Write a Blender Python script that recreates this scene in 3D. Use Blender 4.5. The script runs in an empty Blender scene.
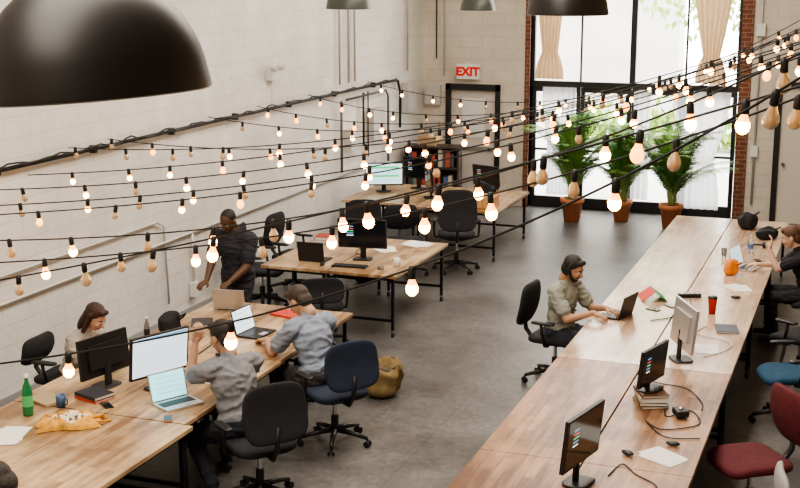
import bpy, bmesh, math, random
import numpy as np
from mathutils import Vector, Matrix, Euler, noise as mnoise
random.seed(7)
V=Vector
S=bpy.context.scene
# ---------------------------------------------------------------- materials
MC={}
def mat(name,col,rough=.6,metal=0,noise=0,nscale=8,bump=0,bscale=60,emit=0,ecol=None,trans=0,alpha=1,sheen=0):
    if name in MC: return MC[name]
    m=bpy.data.materials.new(name); m.use_nodes=True
    nt=m.node_tree; b=nt.nodes['Principled BSDF']
    b.inputs['Base Color'].default_value=(*col,1); b.inputs['Roughness'].default_value=rough
    b.inputs['Metallic'].default_value=metal
    if trans: b.inputs['Transmission Weight'].default_value=trans
    if alpha<1: b.inputs['Alpha'].default_value=alpha
    if sheen: b.inputs['Sheen Weight'].default_value=sheen
    if emit:
        b.inputs['Emission Color'].default_value=(*(ecol or col),1); b.inputs['Emission Strength'].default_value=emit
    if noise or bump:
        tc=nt.nodes.new('ShaderNodeTexCoord')
    if noise:
        n=nt.nodes.new('ShaderNodeTexNoise'); n.inputs['Scale'].default_value=nscale; n.inputs['Detail'].default_value=5
        nt.links.new(tc.outputs['Object'],n.inputs['Vector'])
        r=nt.nodes.new('ShaderNodeValToRGB')
        r.color_ramp.elements[0].position=.3; r.color_ramp.elements[1].position=.7
        r.color_ramp.elements[0].color=(*[c*(1-noise) for c in col],1)
        r.color_ramp.elements[1].color=(*[min(1,c*(1+noise)) for c in col],1)
        nt.links.new(n.outputs['Fac'],r.inputs[0]); nt.links.new(r.outputs[0],b.inputs['Base Color'])
    if bump:
        n=nt.nodes.new('ShaderNodeTexNoise'); n.inputs['Scale'].default_value=bscale; n.inputs['Detail'].default_value=4
        nt.links.new(tc.outputs['Object'],n.inputs['Vector'])
        bp=nt.nodes.new('ShaderNodeBump'); bp.inputs['Strength'].default_value=bump; bp.inputs['Distance'].default_value=.01
        nt.links.new(n.outputs['Fac'],bp.inputs['Height']); nt.links.new(bp.outputs[0],b.inputs['Normal'])
    MC[name]=m; return m

def wood(name,c1,c2,rough=.38,axis=1):
    m=bpy.data.materials.new(name); m.use_nodes=True; nt=m.node_tree; b=nt.nodes['Principled BSDF']
    g=nt.nodes.new('ShaderNodeNewGeometry'); mp=nt.nodes.new('ShaderNodeMapping')
    mp.inputs['Scale'].default_value=(9,1.1,9) if axis==1 else (1.1,9,9)
    nt.links.new(g.outputs['Position'],mp.inputs[0])
    n=nt.nodes.new('ShaderNodeTexNoise'); n.inputs['Scale'].default_value=2.2; n.inputs['Detail'].default_value=8; n.inputs['Roughness'].default_value=.65
    nt.links.new(mp.outputs[0],n.inputs[0])
    n2=nt.nodes.new('ShaderNodeTexNoise'); n2.inputs['Scale'].default_value=1.7; n2.inputs['Detail'].default_value=5
    nt.links.new(g.outputs['Position'],n2.inputs[0])
    br=nt.nodes.new('ShaderNodeTexBrick'); br.inputs['Scale'].default_value=1
    br.inputs['Brick Width'].default_value=.6; br.inputs['Row Height'].default_value=.075; br.inputs['Mortar Size'].default_value=.0015
    br.inputs['Color1'].default_value=(.12,.12,.12,1); br.inputs['Color2'].default_value=(.88,.88,.88,1); br.inputs['Mortar'].default_value=(.1,.1,.1,1)
    mp2=nt.nodes.new('ShaderNodeMapping')
    if axis==1: mp2.inputs['Rotation'].default_value=(0,0,math.pi/2)
    nt.links.new(g.outputs['Position'],mp2.inputs[0]); nt.links.new(mp2.outputs[0],br.inputs['Vector'])
    a=nt.nodes.new('ShaderNodeMath'); a.operation='MULTIPLY_ADD'; a.inputs[1].default_value=.38
    nt.links.new(br.outputs['Color'],a.inputs[0])
    a2=nt.nodes.new('ShaderNodeMath'); a2.operation='MULTIPLY_ADD'; a2.inputs[1].default_value=1.0; 
    nt.links.new(n.outputs['Fac'],a2.inputs[0]); a3=nt.nodes.new('ShaderNodeMath'); a3.operation='MULTIPLY_ADD'; a3.inputs[1].default_value=1.1; a3.inputs[2].default_value=-.76
    nt.links.new(n2.outputs['Fac'],a3.inputs[0]); nt.links.new(a3.outputs[0],a2.inputs[2]); nt.links.new(a2.outputs[0],a.inputs[2])
    r=nt.nodes.new('ShaderNodeValToRGB'); r.color_ramp.elements[0].position=.25; r.color_ramp.elements[1].position=.8
    r.color_ramp.elements[0].color=(*c1,1); r.color_ramp.elements[1].color=(*c2,1)
    nt.links.new(a.outputs[0],r.inputs[0]); nt.links.new(r.outputs[0],b.inputs['Base Color'])
    b.inputs['Roughness'].default_value=rough
    return m
def brickmat(name,c1,c2,mortar,bw,rh,ms,rough=.6,bump=.5,swap='X',nz=.1):
    m=bpy.data.materials.new(name); m.use_nodes=True; nt=m.node_tree; b=nt.nodes['Principled BSDF']
    g=nt.nodes.new('ShaderNodeNewGeometry'); sp=nt.nodes.new('ShaderNodeSeparateXYZ'); cb=nt.nodes.new('ShaderNodeCombineXYZ')
    nt.links.new(g.outputs['Position'],sp.inputs[0]); nt.links.new(sp.outputs[swap],cb.inputs['X']); nt.links.new(sp.outputs['Z'],cb.inputs['Y'])
    br=nt.nodes.new('ShaderNodeTexBrick'); br.inputs['Scale'].default_value=1; br.inputs['Brick Width'].default_value=bw; br.inputs['Row Height'].default_value=rh
    br.inputs['Mortar Size'].default_value=ms; br.inputs['Mortar Smooth'].default_value=.3
    br.inputs['Color1'].default_value=(*c1,1); br.inputs['Color2'].default_value=(*c2,1); br.inputs['Mortar'].default_value=(*mortar,1)
    nt.links.new(cb.outputs[0],br.inputs['Vector'])
    n=nt.nodes.new('ShaderNodeTexNoise'); n.inputs['Scale'].default_value=1.1; n.inputs['Detail'].default_value=9; n.inputs['Roughness'].default_value=.65; nt.links.new(g.outputs['Position'],n.inputs[0])
    mr=nt.nodes.new('ShaderNodeMapRange'); mr.inputs['From Min'].default_value=.25; mr.inputs['From Max'].default_value=.7; mr.inputs['To Min'].default_value=1-nz*2; mr.inputs['To Max'].default_value=1+nz*.6; nt.links.new(n.outputs['Fac'],mr.inputs[0])
    mx=nt.nodes.new('ShaderNodeVectorMath'); mx.operation='SCALE'; nt.links.new(br.outputs['Color'],mx.inputs[0]); nt.links.new(mr.outputs[0],mx.inputs['Scale'])
    nt.links.new(mx.outputs[0],b.inputs['Base Color']); b.inputs['Roughness'].default_value=rough
    n3=nt.nodes.new('ShaderNodeTexNoise'); n3.inputs['Scale'].default_value=14; n3.inputs['Detail'].default_value=5; nt.links.new(g.outputs['Position'],n3.inputs[0])
    ad=nt.nodes.new('ShaderNodeMath'); ad.operation='MULTIPLY_ADD'; ad.inputs[1].default_value=-1; nt.links.new(br.outputs['Fac'],ad.inputs[0]); nt.links.new(n3.outputs['Fac'],ad.inputs[2])
    bp=nt.nodes.new('ShaderNodeBump'); bp.inputs['Strength'].default_value=bump; bp.inputs['Distance'].default_value=.014
    nt.links.new(ad.outputs[0],bp.inputs['Height']); nt.links.new(bp.outputs[0],b.inputs['Normal'])
    return m
def concrete():
    m=bpy.data.materials.new('concrete_floor'); m.use_nodes=True; nt=m.node_tree; b=nt.nodes['Principled BSDF']
    g=nt.nodes.new('ShaderNodeNewGeometry')
    n=nt.nodes.new('ShaderNodeTexNoise'); n.inputs['Scale'].default_value=.8; n.inputs['Detail'].default_value=14; n.inputs['Roughness'].default_value=.76; nt.links.new(g.outputs['Position'],n.inputs[0])
    r=nt.nodes.new('ShaderNodeValToRGB'); e=r.color_ramp.elements; e[0].position=.36; e[0].color=(.06,.057,.055,1); e[1].position=.66; e[1].color=(.19,.182,.172,1)
    nt.links.new(n.outputs['Fac'],r.inputs[0])
    n4=nt.nodes.new('ShaderNodeTexNoise'); n4.inputs['Scale'].default_value=14; n4.inputs['Detail'].default_value=9; n4.inputs['Roughness'].default_value=.78; nt.links.new(g.outputs['Position'],n4.inputs[0])
    mr=nt.nodes.new('ShaderNodeMapRange'); mr.inputs['From Min'].default_value=.32; mr.inputs['From Max'].default_value=.68; mr.inputs['To Min'].default_value=.6; mr.inputs['To Max'].default_value=1.35; nt.links.new(n4.outputs['Fac'],mr.inputs[0])
    br=nt.nodes.new('ShaderNodeTexBrick'); br.offset=0; br.inputs['Scale'].default_value=1; br.inputs['Brick Width'].default_value=1.8; br.inputs['Row Height'].default_value=1.8; br.inputs['Mortar Size'].default_value=.006
    br.inputs['Color1'].default_value=(1,1,1,1); br.inputs['Color2'].default_value=(.93,.93,.93,1); br.inputs['Mortar'].default_value=(.62,.62,.62,1)
    nt.links.new(g.outputs['Position'],br.inputs['Vector'])
    x=nt.nodes.new('ShaderNodeVectorMath'); x.operation='MULTIPLY'; nt.links.new(r.outputs[0],x.inputs[0]); nt.links.new(br.outputs['Color'],x.inputs[1])
    x2=nt.nodes.new('ShaderNodeVectorMath'); x2.operation='SCALE'; nt.links.new(x.outputs[0],x2.inputs[0]); nt.links.new(mr.outputs[0],x2.inputs['Scale'])
    nt.links.new(x2.outputs[0],b.inputs['Base Color'])
    rr=nt.nodes.new('ShaderNodeMapRange'); rr.inputs['To Min'].default_value=.22; rr.inputs['To Max'].default_value=.52; nt.links.new(n.outputs['Fac'],rr.inputs[0]); nt.links.new(rr.outputs[0],b.inputs['Roughness'])
    return m
black=mat('black_plastic',(.012,.012,.014),.45); blackm=mat('black_metal',(.015,.015,.017),.35,.6)
darkfab=mat('black_fabric',(.014,.014,.018),.85,noise=.3,nscale=60,bump=.3,bscale=300)
navyfab=mat('navy_fabric',(.012,.022,.045),.85,noise=.3,nscale=60,bump=.3,bscale=300)
bluefab=mat('blue_fabric',(.012,.06,.12),.85,noise=.3,nscale=60,bump=.3,bscale=300)
maroon=mat('maroon_fabric',(.10,.012,.018),.85,noise=.3,nscale=60,bump=.3,bscale=300)
silver=mat('silver_aluminium',(.62,.62,.63),.3,.7); chrome=mat('chrome',(.6,.6,.62),.2,1)
white=mat('white_plastic',(.75,.74,.72),.45); paper=mat('paper',(.8,.8,.78),.8); red=mat('red_plastic',(.45,.02,.02),.4)
screen=mat('dark_screen',(.012,.014,.02),.12)
conc=concrete()
woodN=wood('butcher_block_warm',(.13,.055,.025),(.44,.25,.135),.34)
woodF=wood('butcher_block_glare',(.36,.23,.15),(.68,.52,.38),.2)  # far tops: light glare painted into the wood as a paler colour
woodL=wood('butcher_block_left',(.22,.12,.055),(.62,.45,.27),.34)
wallL=brickmat('painted_block_left',(.80,.77,.72),(.77,.74,.69),(.69,.66,.61),.40,.20,.005,.5,.5,'Y',.1)
wallB=brickmat('painted_block_back',(.70,.63,.54),(.67,.60,.51),(.57,.51,.43),.40,.20,.005,.55,.5,'X',.12)
redbrick=brickmat('red_brick',(.22,.07,.035),(.16,.05,.03),(.28,.2,.15),.21,.075,.008,.8,.7,'X')
# ---------------------------------------------------------------- mesh builder
class MB:
    def __init__(s): s.v=[];s.f=[];s.m=[];s.s=[];s.mats=[]
    def mi(s,m):
        if m not in s.mats: s.mats.append(m)
        return s.mats.index(m)
    def add(s,vs,fs,m,smooth=False):
        o=len(s.v); s.v+= [tuple(v) for v in vs]; i=s.mi(m)
        for f in fs: s.f.append([o+k for k in f]); s.m.append(i); s.s.append(smooth)
    def box(s,c,d,m,rot=None):
        R=Euler(rot).to_matrix() if rot else Matrix.Identity(3); c=V(c)
        vs=[c+R@V((x*d[0]/2,y*d[1]/2,z*d[2]/2)) for x in(-1,1) for y in(-1,1) for z in(-1,1)]
        s.add(vs,[(0,1,3,2),(4,6,7,5),(0,4,5,1),(2,3,7,6),(0,2,6,4),(1,5,7,3)],m)
    def beam(s,p0,p1,w,h,m,up=(0,0,1)):
        p0=V(p0);p1=V(p1);d=(p1-p0).normalized();u=V(up); sd=d.cross(u)
        if sd.length<1e-4: sd=V((1,0,0))
        sd.normalize(); u=sd.cross(d)
        vs=[]
        for p in(p0,p1):
            for a,b in((-1,-1),(1,-1),(1,1),(-1,1)): vs.append(p+sd*a*w/2+u*b*h/2)
        s.add(vs,[(0,3,2,1),(4,5,6,7),(0,1,5,4),(1,2,6,5),(2,3,7,6),(3,0,4,7)],m)
    def cyl(s,p0,p1,r0,m,r1=None,n=14,smooth=True):
        r1=r0 if r1 is None else r1; p0=V(p0);p1=V(p1);d=(p1-p0).normalized()
        a=d.orthogonal().normalized(); b=d.cross(a)
        vs=[];
        for p,r in((p0,r0),(p1,r1)):
            for i in range(n): t=2*math.pi*i/n; vs.append(p+(a*math.cos(t)+b*math.sin(t))*r)
        s.add(vs,[(i,(i+1)%n,n+(i+1)%n,n+i) for i in range(n)],m,smooth)
        s.add(vs[:n],[tuple(range(n))[::-1]],m); s.add(vs[n:],[tuple(range(n))],m)
    def tube(s,pts,r,m,n=6):
        pts=[V(p) for p in pts]; vs=[];a=None
        for i,p in enumerate(pts):
            d=(pts[min(i+1,len(pts)-1)]-pts[max(i-1,0)])
            if d.length<1e-7: d=V((0,0,1))
            d.normalize()
            if a is None: a=d.orthogonal().normalized()
            a=(a-d*a.dot(d)).normalized(); b=d.cross(a)
            rr=r[i] if isinstance(r,(list,tuple)) else r
            for k in range(n): t=2*math.pi*k/n; vs.append(p+(a*math.cos(t)+b*math.sin(t))*rr)
        fs=[(i*n+k,i*n+(k+1)%n,(i+1)*n+(k+1)%n,(i+1)*n+k) for i in range(len(pts)-1) for k in range(n)]
        fs.append(tuple(range(n))[::-1]); fs.append(tuple(range((len(pts)-1)*n,len(pts)*n)))
        s.add(vs,fs,m,True)
    def lathe(s,prof,c,m,n=24,R=None,smooth=True):
        R=R or Matrix.Identity(3);c=V(c);vs=[]
        for r,z in prof:
            for k in range(n): t=2*math.pi*k/n; vs.append(c+R@V((r*math.cos(t),r*math.sin(t),z)))
        s.add(vs,[(i*n+k,i*n+(k+1)%n,(i+1)*n+(k+1)%n,(i+1)*n+k) for i in range(len(prof)-1) for k in range(n)],m,smooth)
    def sq(s,c,d,m,e=.35,rot=None,n=20,fn=None):
        R=Euler(rot).to_matrix() if rot else Matrix.Identity(3); c=V(c)
        sp=lambda x,p: math.copysign(abs(x)**p,x)
        vs=[];h=n//2
        for j in range(h+1):
            ph=-math.pi/2+math.pi*j/h; cp=sp(math.cos(ph),.5) if abs(math.cos(ph))>1e-6 else 0; sn=sp(math.sin(ph),.6)
            for i in range(n):
                t=2*math.pi*i/n+.0001
                p=V((sp(math.cos(t),e)*cp*d[0]/2,sp(math.sin(t),e)*cp*d[1]/2,sn*d[2]/2))
                if fn: p=V(fn(p))
                vs.append(c+R@p)
        s.add(vs,[(j*n+i,j*n+(i+1)%n,(j+1)*n+(i+1)%n,(j+1)*n+i) for j in range(h) for i in range(n)],m,True)
    def sphere(s,c,rad,m,R=None,n=14):
        R=R or Matrix.Identity(3);c=V(c);vs=[];h=n//2
        for j in range(h+1):
            ph=-math.pi/2+math.pi*j/h
            for i in range(n):
                t=2*math.pi*i/n; vs.append(c+R@V((math.cos(t)*math.cos(ph)*rad[0],math.sin(t)*math.cos(ph)*rad[1],math.sin(ph)*rad[2])))
        s.add(vs,[(j*n+i,j*n+(i+1)%n,(j+1)*n+(i+1)%n,(j+1)*n+i) for j in range(h) for i in range(n)],m,True)
    def obj(s,name,loc=(0,0,0),yaw=0,bevel=0,parent=None,rot=None):
        me=bpy.data.meshes.new(name); me.from_pydata(s.v,[],s.f); 
        for m in s.mats: me.materials.append(m)
        me.polygons.foreach_set('material_index',s.m); me.polygons.foreach_set('use_smooth',s.s); me.update()
        o=bpy.data.objects.new(name,me); S.collection.objects.link(o); o.location=loc
        o.rotation_euler=rot if rot else (0,0,yaw)
        if bevel:
            b=o.modifiers.new('bevel','BEVEL'); b.width=bevel; b.segments=2; b.limit_method='ANGLE'; b.angle_limit=math.radians(50)
        if parent: o.parent=parent
        return o
D=math.radians
# ---------------------------------------------------------------- room
XL=-7.72; YB=21.95; XR=5.0; YF=-3.0; ZT=7.0
def slab(name,x0,x1,y0,y1,z0,z1,m):
    b=MB(); b.box(((x0+x1)/2,(y0+y1)/2,(z0+z1)/2),(x1-x0,y1-y0,z1-z0),m); return b.obj(name)
slab('floor',XL,XR,YF,YB+.3,-.1,0,conc)
slab('wall_left',XL-.2,XL,YF,YB+.3,0,ZT,wallL)
slab('wall_right',XR,XR+.2,YF,YB+.3,0,ZT,wallB)
slab('wall_front',XL,XR,YF-.2,YF,0,ZT,wallB)
slab('ceiling',XL,XR,YF,YB+.3,ZT,ZT+.15,mat('ceiling_paint',(.65,.61,.55),.8))
WX0,WX1,WZ=-5.73,-2.16,5.6
b=MB()
def bx(b,x0,x1,y0,y1,z0,z1,m): b.box(((x0+x1)/2,(y0+y1)/2,(z0+z1)/2),(x1-x0,y1-y0,z1-z0),m)
bx(b,XL,-7.28,YB,YB+.3,0,ZT,wallB); bx(b,-7.28,-6.26,YB,YB+.3,2.16,ZT,wallB); bx(b,-6.26,WX0,YB,YB+.3,0,ZT,wallB)
bx(b,WX0,WX1,YB,YB+.3,WZ,ZT,wallB); bx(b,WX1,-1.55,YB,YB+.3,0,ZT,wallB); bx(b,-1.55,-.55,YB,YB+.3,2.36,ZT,wallB); bx(b,-.55,XR,YB,YB+.3,0,ZT,wallB)
b.obj('wall_back')
b=MB(); bx(b,WX0-.09,WX0,YB-.03,YB+.28,0,WZ,redbrick); b.obj('trim_1')
b=MB(); bx(b,WX1,WX1+.19,YB-.03,YB+.28,0,WZ,redbrick); b.obj('trim_2')
slab('baseboard_left',XL,XL+.02,YF,YB,0,.12,mat('base_grey',(.35,.34,.33),.6))
dm=mat('door_paint',(.62,.56,.52),.5); 
b=MB()
for x0,x1,z0,z1 in((-7.275,-7.19,0,2.155),(-6.35,-6.265,0,2.155),(-7.275,-6.265,2.05,2.155)): bx(b,x0,x1,YB-.04,YB+.1,z0,z1,black)
bx(b,-7.19,-6.35,YB+.04,YB+.09,0,2.05,dm); bx(b,-6.98,-6.56,YB+.03,YB+.1,1.2,1.9,mat('frosted',(.8,.78,.76),.3))
bx(b,-7.15,-6.4,YB-.01,YB+.04,.98,1.04,silver); b.cyl((-6.45,YB-.02,1.0),(-6.45,YB+.05,1.0),.03,chrome)
b.obj('door_1',bevel=.004)
b=MB()
for x0,x1,z0,z1 in((-1.545,-1.46,0,2.355),(-.64,-.555,0,2.355),(-1.46,-.64,2.27,2.355)): bx(b,x0,x1,YB-.03,YB+.1,z0,z1,black)
bx(b,-1.46,-.64,YB+.04,YB+.09,0,2.27,mat('door_cream',(.66,.6,.52),.5)); b.cyl((-1.38,YB-.02,1.0),(-1.38,YB+.05,1.0),.03,chrome)
b.obj('door_2',bevel=.004)
fr=mat('frame_black',(.012,.012,.014),.5)
b=MB(); TZ=2.2
bx(b,WX0,WX1,YB+.08,YB+.18,TZ-.045,TZ+.05,fr)
for x,w in((WX0+.03,.06),(-3.95,.10),(WX1-.03,.06)): bx(b,x-w/2,x+w/2,YB+.09,YB+.17,TZ,WZ,fr)
for x in(-4.85,-3.05): bx(b,x-.016,x+.016,YB+.1,YB+.16,TZ,WZ,fr)
b.obj('window_1',bevel=.004)
xs=[WX0+.02,-4.84,-3.95,-3.06,WX1-.02]
for i in range(4):
    b=MB(); x0,x1=xs[i]+.005,xs[i+1]-.005
    for a0,a1,z0,z1 in((x0,x0+.07,0,TZ-.05),(x1-.07,x1,0,TZ-.05),(x0+.07,x1-.07,TZ-.14,TZ-.05),(x0+.07,x1-.07,0,.2),(x0+.07,x1-.07,1.02,1.06)): bx(b,a0,a1,YB+.1,YB+.16,z0,z1,fr)
    b.cyl((x1-.04 if i%2==0 else x0+.04,YB+.06,1.0),(x1-.04 if i%2==0 else x0+.04,YB+.06,1.25),.012,chrome)
    b.obj('door_%d'%(i+3),bevel=.003)
def curtain(name,xc,wt,wm,wb,z0,zm,z1,m,y=YB-.1,folds=6,amp=.03):
    n=64;k=30;vs=[]
    for j in range(k+1):
        z=z1+(z0-z1)*j/k
        if z>zm: t=(z1-z)/(z1-zm); w=wt+(wm-wt)*t**1.6
        else: t=(zm-z)/(zm-z0+1e-6); w=wm+(wb-wm)*min(1,t*1.5)**.7
        for i in range(n+1):
            u=i/n-.5; vs.append((xc+u*w,y+amp*math.sin(u*folds*2*math.pi+.6*math.sin(z*3)),z))
    b=MB(); b.add(vs,[(j*(n+1)+i,j*(n+1)+i+1,(j+1)*(n+1)+i+1,(j+1)*(n+1)+i) for j in range(k) for i in range(n)],m,True)
    b.obj(name)
def clothmat(name,col,tr):
    m=bpy.data.materials.new(name); m.use_nodes=True; nt=m.node_tree; b=nt.nodes['Principled BSDF']; o=nt.nodes['Material Output']
    b.inputs['Base Color'].default_value=(*col,1); b.inputs['Roughness'].default_value=.9
    t=nt.nodes.new('ShaderNodeBsdfTranslucent'); t.inputs[0].default_value=(*col,1); x=nt.nodes.new('ShaderNodeMixShader'); x.inputs[0].default_value=tr
    nt.links.new(b.outputs[0],x.inputs[1]); nt.links.new(t.outputs[0],x.inputs[2]); nt.links.new(x.outputs[0],o.inputs[0]); return m
beige=clothmat('beige_linen',(.60,.44,.28),.22); sheer=clothmat('white_sheer',(.8,.8,.83),.4)
curtain('linen_curtain',-5.36,.55,.28,.5,2.3,2.75,4.6,beige)
curtain('linen_curtain',-2.62,.75,.28,.5,2.3,2.75,4.6,beige)
curtain('sheer_curtain',-5.2,.6,.4,.4,.25,1.2,2.15,sheer,y=YB+.02,amp=.02)
curtain('sheer_curtain',-2.75,.95,.45,.7,.15,1.0,2.15,sheer,y=YB+.02,amp=.02)
curtain('sheer_curtain',-3.75,.3,.2,.3,.25,1.2,2.15,sheer,y=YB+.02,folds=3,amp=.02)
slab('pavement_ground',-16,10,YB+.3,45,-.12,-.02,mat('pavement',(.5,.5,.48),.8,noise=.1))
slab('neighbour_building',-16,-5.2,36,37,0,9,mat('pale_render',(.5,.47,.44),.8,noise=.1,nscale=1))
leaf=mat('tree_leaf',(.26,.38,.09),.6,noise=.3,nscale=3)
b=MB(); b.cyl((-3.4,29,0),(-3.4,29,3.2),.12,mat('bark',(.25,.19,.14),.9),r1=.08)
for i in range(1300):
    t=random.random()*6.28; ph=random.uniform(-1,1); r=random.uniform(.3,1)**.6*2.3
    c=V((-3.3+r*math.cos(t)*math.sqrt(1-ph*ph),29+r*math.sin(t)*math.sqrt(1-ph*ph),4.4+r*ph*.8))
    R=Euler((random.random()*6,random.random()*6,random.random()*6)).to_matrix(); s_=.11
    b.add([c+R@V(q) for q in((-s_,0,0),(0,-s_*.5,0),(s_,0,0),(0,s_*.5,0))],[(0,1,2,3)],leaf)
b.obj('street_tree')
b=MB(); 
for i in range(1100):
    c=V((random.uniform(-7,-1),random.uniform(30,31.2),abs(random.gauss(0,.4))+.05)); R=Euler((random.random()*6,random.random()*6,random.random()*6)).to_matrix(); s_=.14
    b.add([c+R@V(q) for q in((-s_,0,0),(0,-s_*.5,0),(s_,0,0),(0,s_*.5,0))],[(0,1,2,3)],leaf)
b.obj('street_hedge')
e=bpy.data.objects.new('exit_sign',None); S.collection.objects.link(e); e.location=(-6.84,YB-.06,2.38)
b=MB(); b.box((0,0,0),(.42,.1,.26),mat('sign_white',(.85,.85,.83),.5)); b.box((0,.02,.14),(.1,.06,.04),white); b.obj('housing',parent=e,bevel=.008)
cu=bpy.data.curves.new('letters','FONT'); cu.body='EXIT'; cu.size=.21; cu.align_x='CENTER'; cu.align_y='CENTER'; cu.extrude=.004; cu.offset=.009
t=bpy.data.objects.new('letters',cu); S.collection.objects.link(t); t.parent=e; t.location=(0,-.055,0); t.rotation_euler=(D(90),0,0)
cu.materials.append(mat('exit_red',(.6,.01,.01),.5,emit=.15,ecol=(.9,.02,.02)))
# pipes & conduits
b=MB(); pm=mat('dark_pipe',(.03,.028,.026),.5,.3)
b.tube([(XL+.06,4,2.33),(XL+.06,12,2.335),(XL+.06,20.3,2.33),(XL+.06,20.5,2.31),(XL+.06,20.6,2.1),(XL+.06,20.6,1.5)],.022,pm,8)
for y in np.arange(5,20,1.6): b.box((XL+.04,y,2.33),(.07,.05,.08),pm)
random.seed(3)
pts=[(XL+.11,y,2.36+.02*math.sin(y*9)+random.uniform(-.015,.015)) for y in np.arange(4,20.4,.12)]
b.tube(pts,.01,pm,5); b.obj('wall_pipe')
cg=mat('conduit_grey',(.6,.58,.55),.4,.2)
b=MB(); b.tube([(XL+.04,4,1.05),(XL+.04,19.5,1.05)],.018,cg,8)
b.tube([(XL+.04,4,1.32),(XL+.04,12.6,1.32),(XL+.04,12.75,1.25),(XL+.04,12.8,.3)],.014,cg,8)
for y in(13.4,): b.tube([(XL+.04,y,1.05),(XL+.04,y,.35)],.016,cg,8)
for y in(8.6,13.4,16.5): b.box((XL+.05,y,.34),(.08,.12,.18),white)
b.obj('wall_conduit')
b=MB(); dg=mat('conduit_dark_grey',(.10,.095,.09),.5,.2)
for y in(18.0,18.35,18.6,21.0): b.tube([(XL+.05,y,2.45),(XL+.05,y,6.9)],.018,mat('pipe_white',(.52,.49,.44),.5),8)
b.tube([(-7.45,YB-.04,2.6),(-7.45,YB-.04,6.9)],.012,pm,8); b.tube([(-7.3,YB-.04,2.3),(-7.3,YB-.04,6.9)],.012,cg,8)
b.tube([(XL+.07,18.0,2.2),(XL+.07,18.0,1.1)],.022,dg,8); b.tube([(XL+.07,18.9,2.25),(XL+.07,18.9,1.4)],.018,pm,8); b.tube([(XL+.07,19.1,2.25),(XL+.07,19.1,1.2)],.014,dg,8)
b.tube([(XL+.07,18.2,2.2),(XL+.07,19.9,2.2),(XL+.07,20.0,2.1),(XL+.07,20.0,1.0)],.018,dg,8)
b.box((XL+.07,19.45,1.7),(.12,.5,.5),cg); b.box((XL+.07,18.45,1.55),(.12,.4,.35),cg); b.box((XL+.07,21.0,2.0),(.12,.35,.5),cg)
b.box((-7.5,YB-.06,1.95),(.28,.1,.35),cg); b.box((-7.5,YB-.06,1.35),(.24,.1,.25),cg)
b.obj('electrical_conduit')
b=MB(); b.tube([(-1.85,YB-.04,.3),(-1.85,YB-.04,6.8)],.02,cg,8); b.box((-1.85,YB-.05,3.2),(.14,.08,.2),white); b.box((-1.85,YB-.05,1.2),(.12,.08,.18),white); b.obj('wall_conduit')
b=MB(); b.box((XL+.05,15.7,2.78),(.09,.26,.14),white)
for y in(15.6,15.8): b.cyl((XL+.08,y,2.9),(XL+.17,y,2.87),.05,white); 
b.tube([(XL+.03,15.7,2.7),(XL+.03,15.7,2.4)],.01,white,6); b.obj('emergency_light',bevel=.006)
b=MB(); b.box((-1.22,YB-.02,2.02),(.1,.02,.2),red) ; b.obj('fire_notice')
b=MB() # low dark shelf unit beside the exit door
for z0 in(.04,.42,.8,1.16): b.box((0,0,z0),(.95,.38,.035),mat('shelf_dark',(.05,.035,.028),.5))
for x0 in(-.46,.46): b.box((x0,0,.59),(.03,.38,1.16),mat('shelf_dark',(.05,.035,.028),.5))
b.box((0,.18,.6),(.92,.015,1.12),mat('shelf_dark',(.05,.035,.028),.5))
random.seed(21)
for z0 in(.06,.44,.82):
    x0=-.42
    while x0<.36:
        ww=random.uniform(.03,.09); hh=random.uniform(.18,.3); b.box((x0+ww/2,-.02,z0+hh/2),(ww*.92,.24,hh),mat('binder_%d'%random.randint(0,5),random.choice([(.4,.08,.05),(.07,.12,.25),(.5,.45,.38),(.08,.08,.08),(.2,.3,.2)]),.6)); x0+=ww+random.choice([0,0,.05])
b.box((-.1,0,1.26),(.3,.24,.16),mat('cardboard',(.42,.28,.16),.8)); b.obj('bookshelf',(-7.15,20.9,0),D(8),bevel=.003)
# ---------------------------------------------------------------- pendant lamps
lampm=mat('lamp_dark_enamel',(.013,.010,.009),.42,.0); lampi=mat('lamp_inner',(.5,.48,.45),.5)
def pendant(x,y,z,r,tilt=(0,0,0),m=lampm):
    b=MB(); prof=[(r,0),(r*1.0,.012)]
    for i in range(1,15):
        a=i/14*math.pi/2*.94; prof.append((r*math.cos(a)*.985,.015+r*1.0*math.sin(a)))
    b.lathe(prof,(0,0,0),m,56); b.lathe([(p[0]*.985,p[1]-.004) for p in prof],(0,0,0),lampi,56)
    top=prof[-1][1]; b.lathe([(r*.13,top-.01),(r*.13,top+.03),(r*.1,top+.1),(.02,top+.13),(.004,top+.14)],(0,0,0),m,20)
    b.lathe([(0,.03),(.03,.04),(.045,.07),(.03,.12),(.02,.2)],(0,0,0),mat('bulb_off',(.8,.75,.65),.3),12)
    b.tube([(0,0,top+.1),(0,0,top+.5),(0,0,6.95-z)],.006,black,6)
    b.lathe([(0.0,6.99-z),(.06,6.985-z),(.05,6.95-z),(0,6.94-z)],(0,0,0),black,14)
    b.obj('pendant_lamp',(x,y,z),rot=tilt)
grn=mat('lamp_green_grey',(.07,.08,.07),.4)
pendant(-2.09,3.13,3.845,.33,(0,D(-4.5),0))
pendant(-2.18,9.4,3.86,.3); pendant(-6.64,15.9,3.66,.3,m=grn); pendant(-5.95,19.5,3.54,.28,m=grn)
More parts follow.
